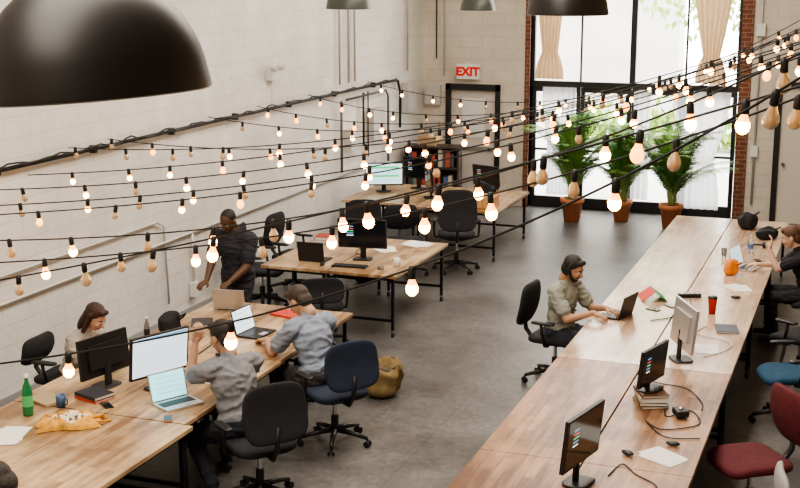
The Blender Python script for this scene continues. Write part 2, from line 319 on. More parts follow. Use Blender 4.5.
# ---------------------------------------------------------------- string lights
ST=[((-4.14,5.21,2.2),(-1.78,5.16,2.94),(-.25,4.62,3.83)),((-5.18,6.57,2.24),(-2.71,6.12,2.92),(-.43,5.18,3.7)),((-5.69,7.24,2.17),(-3.23,6.95,2.62),(-.33,5.43,3.67)),
((-5.83,7.43,2.28),(-3.69,7.32,2.58),(-1.17,6.26,3.41)),((-6.35,8.12,2.31),(-3.96,8.53,2.62),(-.46,7.36,3.7)),((-6.67,8.54,2.29),(-3.81,9.14,2.65),(-.47,8.44,3.68)),
((-7,8.97,2.33),(-4.17,9.56,2.65),(-.57,9.49,3.66)),((-7.64,10.1,2.25),(-4.57,10.49,2.61),(-.59,10.56,3.63)),((-7.6,10.85,2.42),(-3.99,11.28,2.72),(-.66,11.63,3.65)),
((-7.6,11.56,2.42),(-3.9,11.6,2.6),(-.66,11.9,3.5)),((-7.6,13.74,2.42),(-4.15,13.35,2.51),(-.72,12.7,3.62)),((-7.6,15.06,2.42),(-4.12,14.44,2.47),(-.81,14.29,3.57)),
((-7.6,16.68,2.42),(-4.17,15.51,2.43),(-.85,14.82,3.5)),((-7.6,18.96,2.42),(-4.17,17.68,2.37),(-.91,15.9,3.59))]
EXT=[(.4,.3),(.35,.3),(.3,.3),(.3,.5),(.25,.3),(.22,.3),(.2,.3)]+[(0,.3)]*7
SPC=[.95,.6,.62,.55,.55,.5,.5,.5,.5,.5,.5,.5,.5,.5]
cord=mat('cord_black',(.01,.01,.01),.6)
lit=mat('bulb_lit_amber',(1,.55,.2),.3,emit=5,ecol=(1,.30,.04)); core=mat('bulb_lit_core',(1,.8,.5),.3,emit=22,ecol=(1,.50,.13))
off=mat('bulb_amber_off',(.78,.52,.27),.12,trans=.4)
b=MB(); random.seed(11)
for si,(L,M_,R_) in enumerate(ST):
    L,M_,R_=V(L),V(M_),V(R_); sm=(M_-L).length/((M_-L).length+(R_-M_).length)
    def q(s): return L*((s-sm)*(s-1)/(sm))+M_*(s*(s-1)/(sm*(sm-1)))+R_*(s*(s-sm)/(1-sm))
    a,e2=EXT[si]; N=120; P=[q(-a+(1+a+e2)*i/N) for i in range(N+1)]
    P=[p for p in P if p.x>XL+.1]
    b.tube(P,.0055,cord,5)
    acc=random.random()*SPC[si]
    if si==0: X0=[-4.75,-3.75,-2.83,-1.87,-.93,-.33,.4]
    for i in range(1,len(P)):
        sl=(P[i]-P[i-1]).length; hits=[]
        if si==0: hits=[P[i-1].lerp(P[i],(x-P[i-1].x)/(P[i].x-P[i-1].x)) for x in X0 if P[i-1].x<=x<P[i].x]
        else:
            while acc<sl: hits.append(P[i-1].lerp(P[i],acc/sl)); acc+=SPC[si]*random.uniform(.8,1.2)
            acc-=sl
        for p in hits:
            tl=Euler((random.uniform(-.15,.15),random.uniform(-.15,.15),0)).to_matrix(); sc=random.uniform(.9,1.06)*(.85 if si>3 else 1)
            on=(p.x<-.6) if si==0 else (random.random()<(.5 if si<3 and p.x>-4 else .7))
            b.lathe([(0,.012),(.012,.01),(.017,-.005),(.017,-.045),(.014,-.05)],p,cord,8,tl)
            pr=[(.013,-.048),(.017,-.062),(.027,-.082),(.031,-.1),(.027,-.12),(.014,-.133),(0,-.137)]; pr=[(r*sc,z*sc) for r,z in pr]
            if on: b.lathe(pr[:3],p,lit,12,tl); b.lathe(pr[2:],p,core if (si==0 or random.random()<.75) else lit,12,tl)
            else: b.lathe(pr,p,off,12,tl)
b.obj('string_lights')
# ---------------------------------------------------------------- tables
def table(name,x0,x1,y0,y1,top,z=.75):
    cx,cy=(x0+x1)/2,(y0+y1)/2; w,l=x1-x0-.006,y1-y0-.006
    b=MB(); b.box((0,0,z-.0175),(w,l,.035),top)
    for sx in(-1,1): b.box((sx*(w/2-.06),0,z-.055),(.035,l-.12,.04),blackm)
    for sy in(-1,1):
        b.box((0,sy*(l/2-.08),z-.055),(w-.12,.035,.04),blackm); b.box((0,sy*(l/2-.08),.2),(w-.14,.03,.03),blackm)
        for sx in(-1,1):
            x,y=sx*(w/2-.06),sy*(l/2-.08); b.box((x,y,(z-.04+.08)/2),(.035,.035,z-.12),blackm)
            b.cyl((x-.014,y,.032),(x+.014,y,.032),.032,black,n=14); b.box((x,y,.07),(.04,.03,.03),chrome)
    return b.obj(name,(cx,cy,0),bevel=.003)
for (y0,y1,m) in((6.1,8.5,woodN),(8.5,10.92,woodN),(10.93,13.33,woodF),(13.33,15.73,woodF),(15.73,18.13,woodF)):
    table('work_table',-2.54,-1.775,y0,y1,m); table('work_table',-1.77,-1.0,y0,y1,m)
for (y0,y1,x0,x1) in((5.8,8.19,-6.40,-4.74),(8.2,9.93,-6.42,-4.82),(9.93,11.66,-6.42,-4.84)):
    xm=(x0+x1)/2; table('work_table',x0,xm,y0,y1,woodL); table('work_table',xm,x1,y0,y1,woodL)
table('work_table',-6.7,-5.85,13.27,15.2,woodL); table('work_table',-5.84,-4.99,13.27,15.2,woodL)
table('work_table',-7.5,-6.3,17.6,19.3,woodL); table('work_table',-6.29,-5.0,17.45,19.3,woodL)
# ---------------------------------------------------------------- chairs
def chair(loc,yaw,m,bh=.95,arms=True,z=.46,name='office_chair',bw=.48,sc=1.06):
    b=MB()
    for i in range(5):
        a=2*math.pi*i/5+.3; d=V((math.cos(a),math.sin(a),0))
        b.tube([d*.03+V((0,0,.12)),d*.16+V((0,0,.105)),d*.3+V((0,0,.075))],[.028,.022,.016],black,8)
        c=d*.3; sd=V((-d.y,d.x,0))
        for k in(-1,1): b.cyl(c+sd*(.012*k)+V((0,0,.028)),c+sd*(.028*k)+V((0,0,.028)),.028,black,n=12)
        b.cyl(c+V((0,0,.03)),c+V((0,0,.08)),.008,black,n=8)
    b.cyl((0,0,.1),(0,0,.25),.032,black); b.cyl((0,0,.2),(0,0,z-.06),.018,chrome); b.sq((0,0,z-.055),(.26,.24,.05),black)
    b.sq((0,.01,z),(.5,.48,.085),m,e=.45,n=28,fn=lambda p:(p.x,p.y,p.z-.012*math.cos(p.x*6)-( .03*max(0,p.y-.12)/.12)))
    z0=z+.09; h=bh-z0; yb=-.25
    def bf(p):
        yy=p.y/h+.5
        return (p.x*(1-.12*abs(yy-.45)),p.y,p.z-.9*p.x*p.x*.55+.03*math.sin(yy*3.1))
    b.sq((0,yb-.03,z0+h/2),(bw,h,.06),m,e=.5,rot=(D(80),0,0),n=28,fn=lambda p:(bf(p)[0],bf(p)[1],-bf(p)[2]))
    b.tube([(0,-.05,z-.05),(0,-.24,z-.05),(0,-.31,z+.04),(0,-.33,z+.22)],[.022,.024,.022,.016],black,8)
    if arms:
        for s in(-1,1):
            b.tube([(s*.2,.0,z-.05),(s*.29,.0,z-.03),(s*.3,-.03,z+.1),(s*.3,-.04,z+.18)],.016,black,8)
            b.sq((s*.3,-.02,z+.195),(.07,.24,.03),black,e=.5)
    o=b.obj(name,loc,yaw); o.scale=(sc,)*3; return o
chair((-4.42,8.66,0),D(52),darkfab,1.0,bw=.53); chair((-4.36,10.04,0),D(54),navyfab,.96,bw=.52)
chair((-6.88,9.6,0),D(-88),darkfab,.8)
chair((-4.4,5.95,0),D(90),darkfab,.92)
chair((-5.4,16.8,0),D(20),darkfab,1.14,bw=.52,z=.5); 
chair((-7.1,14.1,0),D(-80),darkfab,1.0); chair((-7.05,14.95,0),D(-95),darkfab,.98)
chair((-6.0,16.3,0),D(-150),darkfab,.9); chair((-6.75,16.7,0),D(20),darkfab,.95); chair((-5.7,12.72,0),D(30),darkfab,.82)
chair((-2.92,12.45,0),D(-97),darkfab,.98)
chair((-.48,14.85,0),D(92),darkfab,.92); chair((-.55,13.35,0),D(60),darkfab,.9); chair((-.58,12.0,0),D(110),bluefab,.88)
chair((-.70,9.6,0),D(125),maroon,.95,arms=False,sc=1.12); chair((-.68,8.42,0),D(100),mat('grey_mesh',(.3,.3,.3),.6),.86,arms=False)
# ---------------------------------------------------------------- screens
def disp(name,col,e): return mat(name,col,.2,emit=e,ecol=col)
dW=disp('display_white',(.72,.85,.95),.8); dC=disp('display_cyan',(.35,.8,.88),.9); dG=disp('display_green',(.05,.6,.28),.8); dB=disp('display_blue',(.15,.35,.6),.7); dL=disp('display_lightblue',(.45,.68,.85),.6); dR=disp('display_red',(.7,.1,.08),.6)
def monitor(loc,yaw,w=.56,h=.34,lift=.14,kind='dark',body=black,tilt=-6,name='monitor',basem=None):
    basem=basem or body; b=MB(); R=Euler((D(tilt),0,0)).to_matrix(); c=V((0,0,lift+h/2))
    def rb(off,d,m): b.box(c+R@V(off),d,m,rot=(D(tilt),0,0))
    rb((0,0,0),(w,.028,h),body); rb((0,-.022,0),(w*.7,.03,h*.6),body)
    sm={'dark':screen,'white':dW,'cyan':dW}[kind]; rb((0,.0145,.004),(w-.03,.003,h-.035),sm)
    if kind=='white':
        for i in range(9): rb((0,.0165,h*.36-i*h*.085),(w-.08,.002,.003),dL)
        for i in range(5): rb((-w*.36+i*w*.18,.0168,0),(.003,.002,h*.8),dL)
        rb((0,.0165,h*.43),(w-.04,.002,.018),dB)
    if kind=='cyan':
        for i in range(4): rb((0,.0165,h*.3-i*h*.19),(w-.12,.002,h*.1),[dG,dC][i%2])
    if kind=='dark' :
        for i in range(5): rb((w*.25,.0165,h*.25-i*.028),(w*.14,.002,.012),[dB,dR,dG,dB,dW][i])
    b.cyl((0,-.04,.01),(0,-.03,lift+h*.4),.02,basem,n=10); b.beam((0,-.045,.01),(0,-.035,lift+h*.35),.07,.015,basem,up=(0,1,0))
    b.sq((0,-.02,.008),(.24,.19,.016),basem,e=.5)
    return b.obj(name,loc,yaw,bevel=.003)
def laptop(loc,yaw,w=.34,d=.24,body=silver,kind='dark',open_=105,name='laptop'):
    b=MB(); b.box((0,0,.008),(w,d,.016),body); b.box((0,-.0+.02,.0165),(w-.04,d*.45,.002),black) 
    b.box((0,-d*.32,.0165),(w*.3,d*.25,.0015),mat('trackpad',(.45,.45,.46),.4))
    a=D(open_-90); hgt=d*.97; c=V((0,d/2,.014))+V((0,math.sin(a),math.cos(a)))*hgt/2
    b.box(c,(w,.008,hgt),body,rot=(-a,0,0)); n=V((0,-math.cos(a),math.sin(a)))
    b.box(c+n*.0045,(w-.02,.002,hgt-.02),{'dark':screen,'white':dW,'cyan':dC}[kind],rot=(-a,0,0))
    if kind!='dark': 
        for i in range(4): b.box(c+n*.006+V((0,math.sin(a),math.cos(a)))*(hgt*.3-i*hgt*.18),(w*.7,.001,.01),dL,rot=(-a,0,0))
    b.cyl((-w*.4,d/2,.014),(w*.4,d/2,.014),.007,black,n=8)
    return b.obj(name,loc,yaw,bevel=.002)
T=.752
monitor((-5.93,8.80,T),D(77),.55,.34,.1,'dark')
monitor((-5.44,8.88,T),D(-113),.58,.37,.12,'white')
laptop((-5.10,8.58,T),D(62),kind='cyan',body=silver); laptop((-5.42,10.62,T),D(85),kind='white',body=black)
laptop((-6.08,11.4,T),D(190),kind='dark')
monitor((-5.67,13.95,T),D(188),.60,.36,.14,'dark',name='monitor')
monitor((-7.15,18.5,T),D(205),.6,.36,.1,'cyan'); monitor((-6.75,18.95,T),D(170),.5,.34,.16,'dark'); monitor((-6.3,18.2,T),D(120),.5,.34,.12,'dark'); monitor((-5.6,18.9,T),D(160),.5,.32,.12,'dark')
laptop((-6.2,13.75,T),D(180),body=black,open_=100)
monitor((-1.70,8.12,T),D(-103),.56,.38,.15,'dark')
monitor((-1.53,9.95,T+.112),D(-106),.46,.31,.06,'dark')
monitor((-1.46,11.22,T),D(-63),.56,.40,.12,'white',body=silver,basem=black)
laptop((-2.33,12.50,T),D(-104),body=black,kind='dark')
laptop((-1.27,15.1,T),D(75),body=silver,kind='white')
# ---------------------------------------------------------------- small things
def books(loc,yaw,cols,w=.22,l=.28):
    b=MB(); z=0
    for i,c in enumerate(cols):
        t=.022+.008*(i%3); r=(0,0,random.uniform(-.12,.12)); b.box((0,0,z+t/2),(w-.01,l-.012,t-.006),paper,rot=r)
        m=mat('book_%d'%int(c[0]*9999+c[1]*777),c,.6); b.box((0,0,z+.002),(w,l,.003),m,rot=r); b.box((0,0,z+t-.002),(w,l,.003),m,rot=r); b.box((-w/2*math.cos(r[2]),-w/2*math.sin(r[2]),z+t/2),(.003,l,t),m,rot=r); z+=t
    b.obj('book_stack',loc,yaw)
books((-1.53,9.93,T),D(20),[(.3,.2,.1),(.05,.05,.06),(.5,.45,.35),(.15,.07,.04)])
books((-5.82,8.48,T),D(70),[(.5,.06,.03),(.03,.03,.04)],.2,.26)
books((-6.5,14.7,T),D(10),[(.05,.1,.2),(.4,.35,.3),(.35,.05,.04)],.2,.26)
def sheets(loc,yaw,n=3,name='paper_sheets'):
    b=MB()
    for i in range(n): b.box((random.uniform(-.04,.04)*i,random.uniform(-.05,.05)*i,.001+.0015*i),(.21,.297,.0012),paper,rot=(0,0,random.uniform(-.3,.3)))
    b.obj(name,loc,yaw)
sheets((-5.04,10.78,T),.8,3); sheets((-5.94,7.56,T),.5,4); sheets((-5.12,11.2,T),.1,2); sheets((-5.3,15.0,T),1.2,4); sheets((-1.3,11.62,T),.3,1); sheets((-5.1,9.3,T),.3,2); sheets((-5.6,14.6,T),.7,3); sheets((-1.3,14.1,T),.5,2); sheets((-6.0,9.9,T),1.0,2); sheets((-1.25,8.78,T),.9,2)
def notebook(loc,yaw,c,name='notebook'):
    b=MB(); m=mat('notebook_%d'%int(c[0]*99+c[2]*999),c,.5); b.box((0,0,.008),(.2,.27,.012),paper); b.box((0,0,.001),(.21,.28,.002),m); b.box((0,0,.0155),(.21,.28,.003),m); b.box((-.105,0,.008),(.003,.28,.016),m); b.obj(name,loc,yaw)
notebook((-5.45,11.36,T),1.3,(.55,.05,.03)); notebook((-6.1,10.78,T),.5,(.03,.03,.035)); notebook((-1.2,12.35,T),.2,(.05,.06,.09)); notebook((-6.15,8.3,T),1.2,(.4,.3,.18))
def phone(loc,yaw,c=(.02,.02,.02)):
    b=MB(); b.box((0,0,.004),(.07,.145,.008),mat('phone_%d'%int(c[0]*99),c,.3)); b.box((0,0,.0085),(.062,.13,.001),screen); b.obj('smartphone',loc,yaw,bevel=.003)
phone((-5.0,8.25,T),.5,(.55,.16,.03)); phone((-5.75,10.9,T),1.2); phone((-2.0,12.85,T),1.1); phone((-1.85,13.05,T),.8); phone((-5.62,8.35,T),.9); phone((-1.2,15.55,T),.4); phone((-5.3,13.6,T),.4)
def mouse(loc,yaw,m=black):
    b=MB(); b.sphere((0,0,.018),(.03,.055,.017),m,n=16); b.box((0,.03,.033),(.004,.015,.005),silver); b.obj('computer_mouse',loc,yaw)
mouse((-5.4,9.85,T),1.4); mouse((-1.25,13.6,T),1.5); mouse((-1.22,9.05,T),1.5); mouse((-6.0,13.5,T),.2); mouse((-1.5,8.75,T),1)
def keyboard(loc,yaw):
    b=MB(); b.box((0,0,.008),(.42,.13,.014),black)
    for r in range(5):
        for k in range(14): b.box((-.19+k*.0292,-.05+r*.025,.018),(.024,.02,.006),mat('key_dark',(.03,.03,.035),.5))
    b.obj('keyboard',loc,yaw)
keyboard((-6.12,9.3,T),D(90)); keyboard((-5.67,13.55,T),D(4))
gm=mat('green_glass',(.03,.28,.1),.1,trans=.4)
def bottle(loc,m,lab,sc=1.1):
    b=MB(); b.lathe([(0,0),(.036,0),(.038,.02),(.038,.17),(.03,.21),(.014,.25),(.013,.285)],(0,0,0),m,20); b.lathe([(.016,.28),(.016,.305),(0,.307)],(0,0,0),white,14); b.lathe([(.0385,.07),(.0385,.15)],(0,0,0),lab,20); o=b.obj('water_bottle',loc); o.scale=(sc,)*3
bottle((-6.08,7.95,T),gm,mat('label_green',(.1,.5,.2),.5)); bottle((-1.32,15.95,T),mat('clear_plastic',(.8,.85,.9),.1,trans=.7),mat('label_blue',(.1,.2,.5),.5),.75); bottle((-6.3,10.08,T),mat('steel_bottle',(.3,.3,.32),.3,.8),black,.75)
def lump(name,loc,yaw,size,m,seed,flap=None,nz=.22,handles=True,e=.7):
    random.seed(seed); b=MB(); ph=[random.random()*6 for _ in range(6)]
    def fn(p):
        k=1+nz*(math.sin(p.x*19+ph[0]+p.z*11)*.5+math.sin(p.y*23+ph[1]+p.x*9)*.4+math.sin(p.z*31+ph[2])*.2+.3*math.sin(p.x*47+p.y*38))
        zz=p.z*(1+nz*1.6*math.sin(p.x*13+p.y*17+ph[3])) if p.z>0 else p.z
        return (p.x*k,p.y*k,zz)
    b.sq((0,0,size[2]/2),size,m,e=e,n=44,fn=fn)
    if flap: b.sq((.05,0,size[2]*.6),(size[0]*.6,size[1]*.7,size[2]*.95),flap,e=.7,n=32,fn=fn)
    if handles:
        b.tube([(size[0]*.2,-.05,size[2]*.8),(size[0]*.45,-.1,size[2]*1.05),(size[0]*.6,0,size[2]*.6+.02),(size[0]*.5,.1,size[2]*.3)],.009,m,6)
    return b.obj(name,loc,yaw)
yel=mat('yellow_canvas',(.62,.33,.06),.8,noise=.35,nscale=14,bump=.8,bscale=25)
random.seed(5); b=MB(); n=46; vs=[]; fs=[]; mm=[]
for j in range(n+1):
    for i in range(n+1):
        u,v=i/n*2-1,j/n*2-1
        edge=max(0,1-max(abs(u),abs(v))**4)**.5
        sx=.23*(1+.10*math.sin(v*5+1)); sy=.145*(1+.14*math.sin(u*4))
        q3=V((u*2.2,v*1.6,3.1)); fold=abs(mnoise.noise(q3*1.5))*.05+abs(mnoise.noise(q3*3.4))*.028
        vs.append((u*sx,v*sy,.003+edge*(.055-.03*u*u+fold)))
for j in range(n):
    for i in range(n):
        u,v=(i+.5)/n*2-1,(j+.5)/n*2-1; a0=j*(n+1)+i; f=(a0,a0+1,a0+n+2,a0+n+1)
        k=mnoise.noise(V((u*1.1+4,v*1.1,0)))
        mm.append(0 if abs(u-.15)+abs(v)*.7>.62+.3*k else (2 if mnoise.noise(V((u*5,v*5,1)))>.22 else 1)); fs.append(f)
cream=mat('cream_cloth',(.75,.66,.52),.8,noise=.2,nscale=20,bump=.6,bscale=25); prt=mat('dark_print',(.12,.07,.05),.8)
b.mats=[yel,cream,prt]; b.v=vs; b.f=[list(f) for f in fs]; b.m=mm; b.s=[True]*len(fs)
b.add([(-.21,-.13,.002),(.21,-.13,.002),(.21,.13,.002),(-.21,.13,.002)],[(3,2,1,0)],yel)
b.tube([(.2,-.07,.03),(.27,-.08,.03),(.32,-.02,.012),(.27,.05,.02),(.2,.06,.03)],.009,yel,6); b.tube([(.19,-.03,.05),(.26,.02,.05),(.28,.09,.012),(.2,.1,.02)],.009,yel,6)
b.obj('tote_bag',(-5.66,7.88,T),D(35))
lump('backpack',(-4.42,11.4,0),D(20),(.34,.28,.34),mat('khaki_canvas',(.20,.14,.06),.85,noise=.3,nscale=12,bump=.4),5,mat('khaki_flap',(.08,.065,.04),.8))
lump('lunch_bag',(-1.42,14.7,T),D(30),(.17,.13,.16),mat('orange_nylon',(.8,.25,.03),.5,noise=.2),6)
lump('shoulder_bag',(-1.5,17.5,T),D(80),(.36,.22,.2),darkfab,8); lump('shoulder_bag',(-1.2,16.9,T),D(60),(.3,.2,.14),darkfab,9)
lump('shoulder_bag',(-6.24,10.42,T),D(60),(.24,.13,.17),darkfab,12); lump('backpack',(-6.35,15.75,0),D(60),(.34,.26,.42),darkfab,15); lump('backpack',(-1.9,12.9,0),D(60),(.34,.26,.4),darkfab,16); lump('backpack',(-5.45,18.3,T),D(10),(.3,.22,.26),darkfab,19)
b=MB(); b.lathe([(0,0),(.03,0),(.04,.14),(.041,.145),(.038,.14),(.028,.01),(0,.01)],(0,0,0),red,22); b.lathe([(.043,.14),(.043,.155),(.03,.16),(0,.16)],(0,0,0),black,22); o=b.obj('travel_mug',(-1.41,12.9,T)); o.scale=(1.15,)*3
b=MB(); b.lathe([(0,0),(.028,0),(.036,.11),(.034,.11),(.026,.008),(0,.008)],(0,0,0),mat('clear_glass',(.9,.95,.95),.05,trans=.9),20); b.obj('drinking_glass',(-1.6,15.6,T))
for lc,mm in(((-5.75,9.6),white),((-5.95,8.2),mat('mug_blue',(.05,.1,.2),.4)),((-5.15,13.75),white),((-1.62,12.1),white)):
    b=MB(); b.lathe([(0,0),(.035,0),(.04,.1),(.037,.1),(.03,.008),(0,.008)],(0,0,0),mm,20); b.tube([(.037,0,.02),(.062,0,.03),(.062,0,.07),(.039,0,.082)],.006,mm,6); b.obj('coffee_mug',(*lc,T))
b=MB(); rf=mat('folder_red',(.6,.1,.08),.5); gf=mat('folder_green',(.05,.35,.15),.5)
for k,(m,a) in enumerate(((rf,.35),(gf,-.4))):
    b.add([(-.15,0,.1),(.15,0,.1),(.15,math.copysign(.13,a),.002),(-.15,math.copysign(.13,a),.002),(-.15,0,.104),(.15,0,.104),(.15,math.copysign(.134,a),.006),(-.15,math.copysign(.134,a),.006)],[(0,1,2,3),(4,7,6,5),(0,4,5,1),(2,6,7,3),(1,5,6,2),(0,3,7,4)],m)
b.obj('paper_folder',(-2.08,13.3,T),D(110))
def cable(pts,name='power_cable',r=.005,m=black):
    P=[];pts=[V(p) for p in pts]
    for i in range(len(pts)-1):
        p0=pts[max(i-1,0)];p1=pts[i];p2=pts[i+1];p3=pts[min(i+2,len(pts)-1)]
        for k in range(8):
            t=k/8; P.append(.5*((2*p1)+(p2-p0)*t+(2*p0-5*p1+4*p2-p3)*t*t+(3*p1-p0-3*p2+p3)*t*t*t))
    P.append(pts[-1]); b=MB(); b.tube(P,r,m,6); return b.obj(name)
z=T+.006
cable([(-1.4,9.8,z),(-1.35,9.65,z),(-1.2,9.85,z),(-1.1,9.55,z),(-1.35,9.35,z),(-1.5,9.5,z),(-1.3,9.2,z),(-1.05,9.25,z)])
cable([(-1.6,11.05,z),(-1.72,10.9,z),(-1.62,10.5,z),(-1.32,10.4,z),(-1.15,10.1,z),(-1.12,9.9,z)])
cable([(-1.55,8.3,z),(-1.5,8.55,z),(-1.38,8.4,z),(-1.2,8.2,z),(-1.4,7.9,z)]); cable([(-1.3,11.35,z),(-1.14,11.6,z),(-1.12,11.9,z),(-1.45,12.1,z),(-1.4,12.4,z)],m=white)
cable([(-1.95,12.4,z),(-1.7,12.7,z),(-1.65,13.1,z),(-1.7,13.4,z)]); cable([(-5.5,9.05,z),(-5.7,9.2,z),(-5.45,9.4,z),(-5.6,9.75,z),(-5.65,10.3,z),(-5.6,10.7,z)]); cable([(-5.7,14.1,z),(-5.9,14.3,z),(-5.95,14.9,z),(-6.05,15.1,z)])
b=MB(); b.box((0,0,.02),(.24,.07,.04),black); 
for i in range(4): b.box((-.08+i*.053,0,.042),(.03,.03,.004),white)
b.obj('power_strip',(-1.72,13.5,T),.4,bevel=.006)
b=MB(); b.box((0,0,.025),(.1,.13,.05),black); b.sphere((0,0,.055),(.02,.02,.012),silver); b.obj('power_adapter',(-1.26,9.7,T+.012),.5,bevel=.01)
def headphones(b,c,R,r=.085,m=black):
    P=[c+R@V((r*math.cos(a),0,r*1.1*math.sin(a))) for a in np.linspace(-.15,math.pi+.15,22)]
    b.tube(P,.011,m,8)
    for s in(-1,1): b.cyl(c+R@V((s*(r-.012),0,-.02)),c+R@V((s*(r+.022),0,-.02)),.036,m,n=16); 
b=MB(); headphones(b,V((0,0,.04)),Euler((D(80),0,0)).to_matrix()); b.obj('headphones',(-1.28,16.3,T))
b=MB(); wd=mat('pine_orange',(.5,.24,.08),.5,noise=.2,nscale=6)
b.box((0,0,.09),(.5,.34,.18),wd)
for i in range(3): b.box((-.16+i*.16,-.172,.09),(.14,.01,.14),mat('pine_light',(.6,.36,.16),.5)); b.sphere((-.16+i*.16,-.185,.09),(.01,.01,.01),black)
b.obj('desk_drawer_unit',(-5.35,17.75,T),.05,bevel=.004)
# ---------------------------------------------------------------- palms
def palm(loc,h,spread,seed,n=20,name='potted_palm',ps=1):
    random.seed(seed); b=MB(); tc=mat('terracotta',(.55,.20,.09),.8,noise=.15,nscale=10); st=mat('palm_stem',(.25,.33,.1),.6)
    g1=mat('palm_green',(.06,.17,.035),.5,noise=.35,nscale=6); g2=mat('palm_green_light',(.16,.31,.07),.5,noise=.3,nscale=6)
    b.lathe([(0,0),(.13*ps,0),(.175*ps,.33*ps),(.2*ps,.33*ps),(.2*ps,.4*ps),(.175*ps,.4*ps),(.165*ps,.35*ps),(0,.35*ps)],(0,0,0),tc,28)
    b.lathe([(.168*ps,.36*ps),(.1*ps,.37*ps),(0,.375*ps)],(0,0,0),mat('soil',(.05,.03,.02),.95),20)
    for i in range(n):
        a=2.4*i+random.uniform(-.3,.3); d=V((math.cos(a),math.sin(a),0)); out=spread*random.uniform(.4,1)*(.5 if d.y>.3 else 1); hh=h*random.uniform(.55,1); base=V((random.uniform(-.06,.06),random.uniform(-.06,.06),.36*ps))
        P=[]
        for k in range(17):
            t=k/16; P.append(base+d*out*(t**1.6)+V((0,0,(hh-.36*ps)*(1.35*t-.45*t**3.0)*.98)))
        b.tube(P,[.011*(1-.8*k/16) for k in range(17)],st,5)
        m=random.choice([g1,g2,g2])
        sd=V((-d.y,d.x,0))
        for k in range(4*2,16*2):
            t=k/32; i0=int(t*16); p=P[i0].lerp(P[min(i0+1,16)],t*16-i0); tan=(P[min(i0+1,16)]-P[i0]).normalized() if i0<16 else (P[16]-P[15]).normalized()
            ln=.36*math.sin(math.pi*min(1,(t-.15)/.9)*.85+.25)*random.uniform(.85,1.1)
            for s in(-1,1):
                dr=(tan*.75+sd*s*.85+V((0,0,.1))).normalized(); w=tan.cross(dr).normalized().cross(dr)*.013
                q1=p+dr*ln*.5+V((0,0,-.01)); q2=p+dr*ln+V((0,0,-.09*ln/.3))
                b.add([p-w*.4,p+w*.4,q1+w,q1-w,q2],[(0,1,2,3),(3,2,4)],m)
    b.obj(name,loc)
palm((-4.68,20.9,0),2.05,.95,1,30); palm((-3.03,20.9,0),1.9,1.1,2,32); palm((-3.9,21.2,0),1.8,.75,3,24,ps=.9)
# ---------------------------------------------------------------- people
def capm(p0,p1,r0,r1,n=14):
    b=MB(); d=(p1-p0); L=d.length
    d=d.normalized() if L>1e-6 else V((0,0,1))
    a=d.orthogonal().normalized(); c=d.cross(a); R=Matrix((a,c,d)).transposed(); pr=[]
    for i in range(6): t=-math.pi/2+math.pi/2*i/5; pr.append((r0*math.cos(t)+1e-5,r0*math.sin(t)))
    for i in range(6): t=math.pi/2*i/5; pr.append((r1*math.cos(t)+1e-5,L+r1*math.sin(t)))
    b.lathe(pr,p0,None,n,R); k=len(b.v)
    b.f.append(list(range(n))[::-1]); b.f.append(list(range(k-n,k))); return b.v,b.f
def ellm(c,r,R,n=18):
    h=10;vs=[]
    for j in range(h+1):
        ph=-math.pi/2+math.pi*j/h; cp=max(math.cos(ph),1e-3)
        for i in range(n): t=2*math.pi*i/n; vs.append(tuple(c+R@V((math.cos(t)*cp*r[0],math.sin(t)*cp*r[1],math.sin(ph)*r[2]))))
    fs=[(j*n+i,j*n+(i+1)%n,(j+1)*n+(i+1)%n,(j+1)*n+i) for j in range(h) for i in range(n)]+[tuple(range(n))[::-1],tuple(range(h*n,h*n+n))]
    return vs,fs
def fuse(prims,vox,smooth=3,folds=None):
    vs=[];fs=[]
    for p in prims:
        v,f=capm(*p[1:5]) if p[0]=='c' else ellm(*p[1:4]); o=len(vs); vs+=v; fs+=[[o+i for i in q] for q in f]
    me=bpy.data.meshes.new('tmp'); me.from_pydata(vs,[],fs); me.update(); o=bpy.data.objects.new('tmp',me); S.collection.objects.link(o)
    r=o.modifiers.new('r','REMESH'); r.mode='VOXEL'; r.voxel_size=vox
    if smooth: s=o.modifiers.new('s','SMOOTH'); s.factor=.5; s.iterations=smooth
    dg=bpy.context.evaluated_depsgraph_get(); dg.update(); ev=o.evaluated_get(dg); m2=bpy.data.meshes.new_from_object(ev)
    nv=len(m2.vertices); co=np.zeros(nv*3); m2.vertices.foreach_get('co',co); co=co.reshape(-1,3); faces=[list(p.vertices) for p in m2.polygons]
    no=np.zeros(nv*3); m2.vertices.foreach_get('normal',no); no=no.reshape(-1,3)
    cen=np.array([co[f].mean(axis=0) for f in faces]); best=np.full(len(faces),1e9); lab=np.zeros(len(faces),int)
    for p in prims:
        if p[0]=='c':
            a=np.array(p[1]);d=np.array(p[2])-a;L2=max(d@d,1e-9); t=np.clip((cen-a)@d/L2,0,1); ds=np.linalg.norm(cen-(a+t[:,None]*d),axis=1)-(p[3]+(p[4]-p[3])*t); l=p[5]
        else:
            Rm=np.array(p[3]); qv=(cen-np.array(p[1]))@Rm; rr=np.array(p[2]); ds=(np.linalg.norm(qv/rr,axis=1)-1)*rr.min(); l=p[4]
        mk=ds<best; best[mk]=ds[mk]; lab[mk]=l
    if folds is not None:
        vl=np.zeros(nv,int)-1
        for f,l in zip(faces,lab):
            if l in(0,3):
                for i in f: vl[i]=l
        for i in np.nonzero(vl>=0)[0]:
            p=co[i]; q=V((p[0]*9+folds,p[1]*9,p[2]*15)); nn=mnoise.noise(q+V((2*mnoise.noise(q*.5),0,0))); r_=(1-abs(nn)*2.2)
            co[i]=p+no[i]*(.011*r_-.004+.006*mnoise.noise(q*2.3))
    bpy.data.objects.remove(o); bpy.data.meshes.remove(me); bpy.data.meshes.remove(m2)
    return co,faces,lab
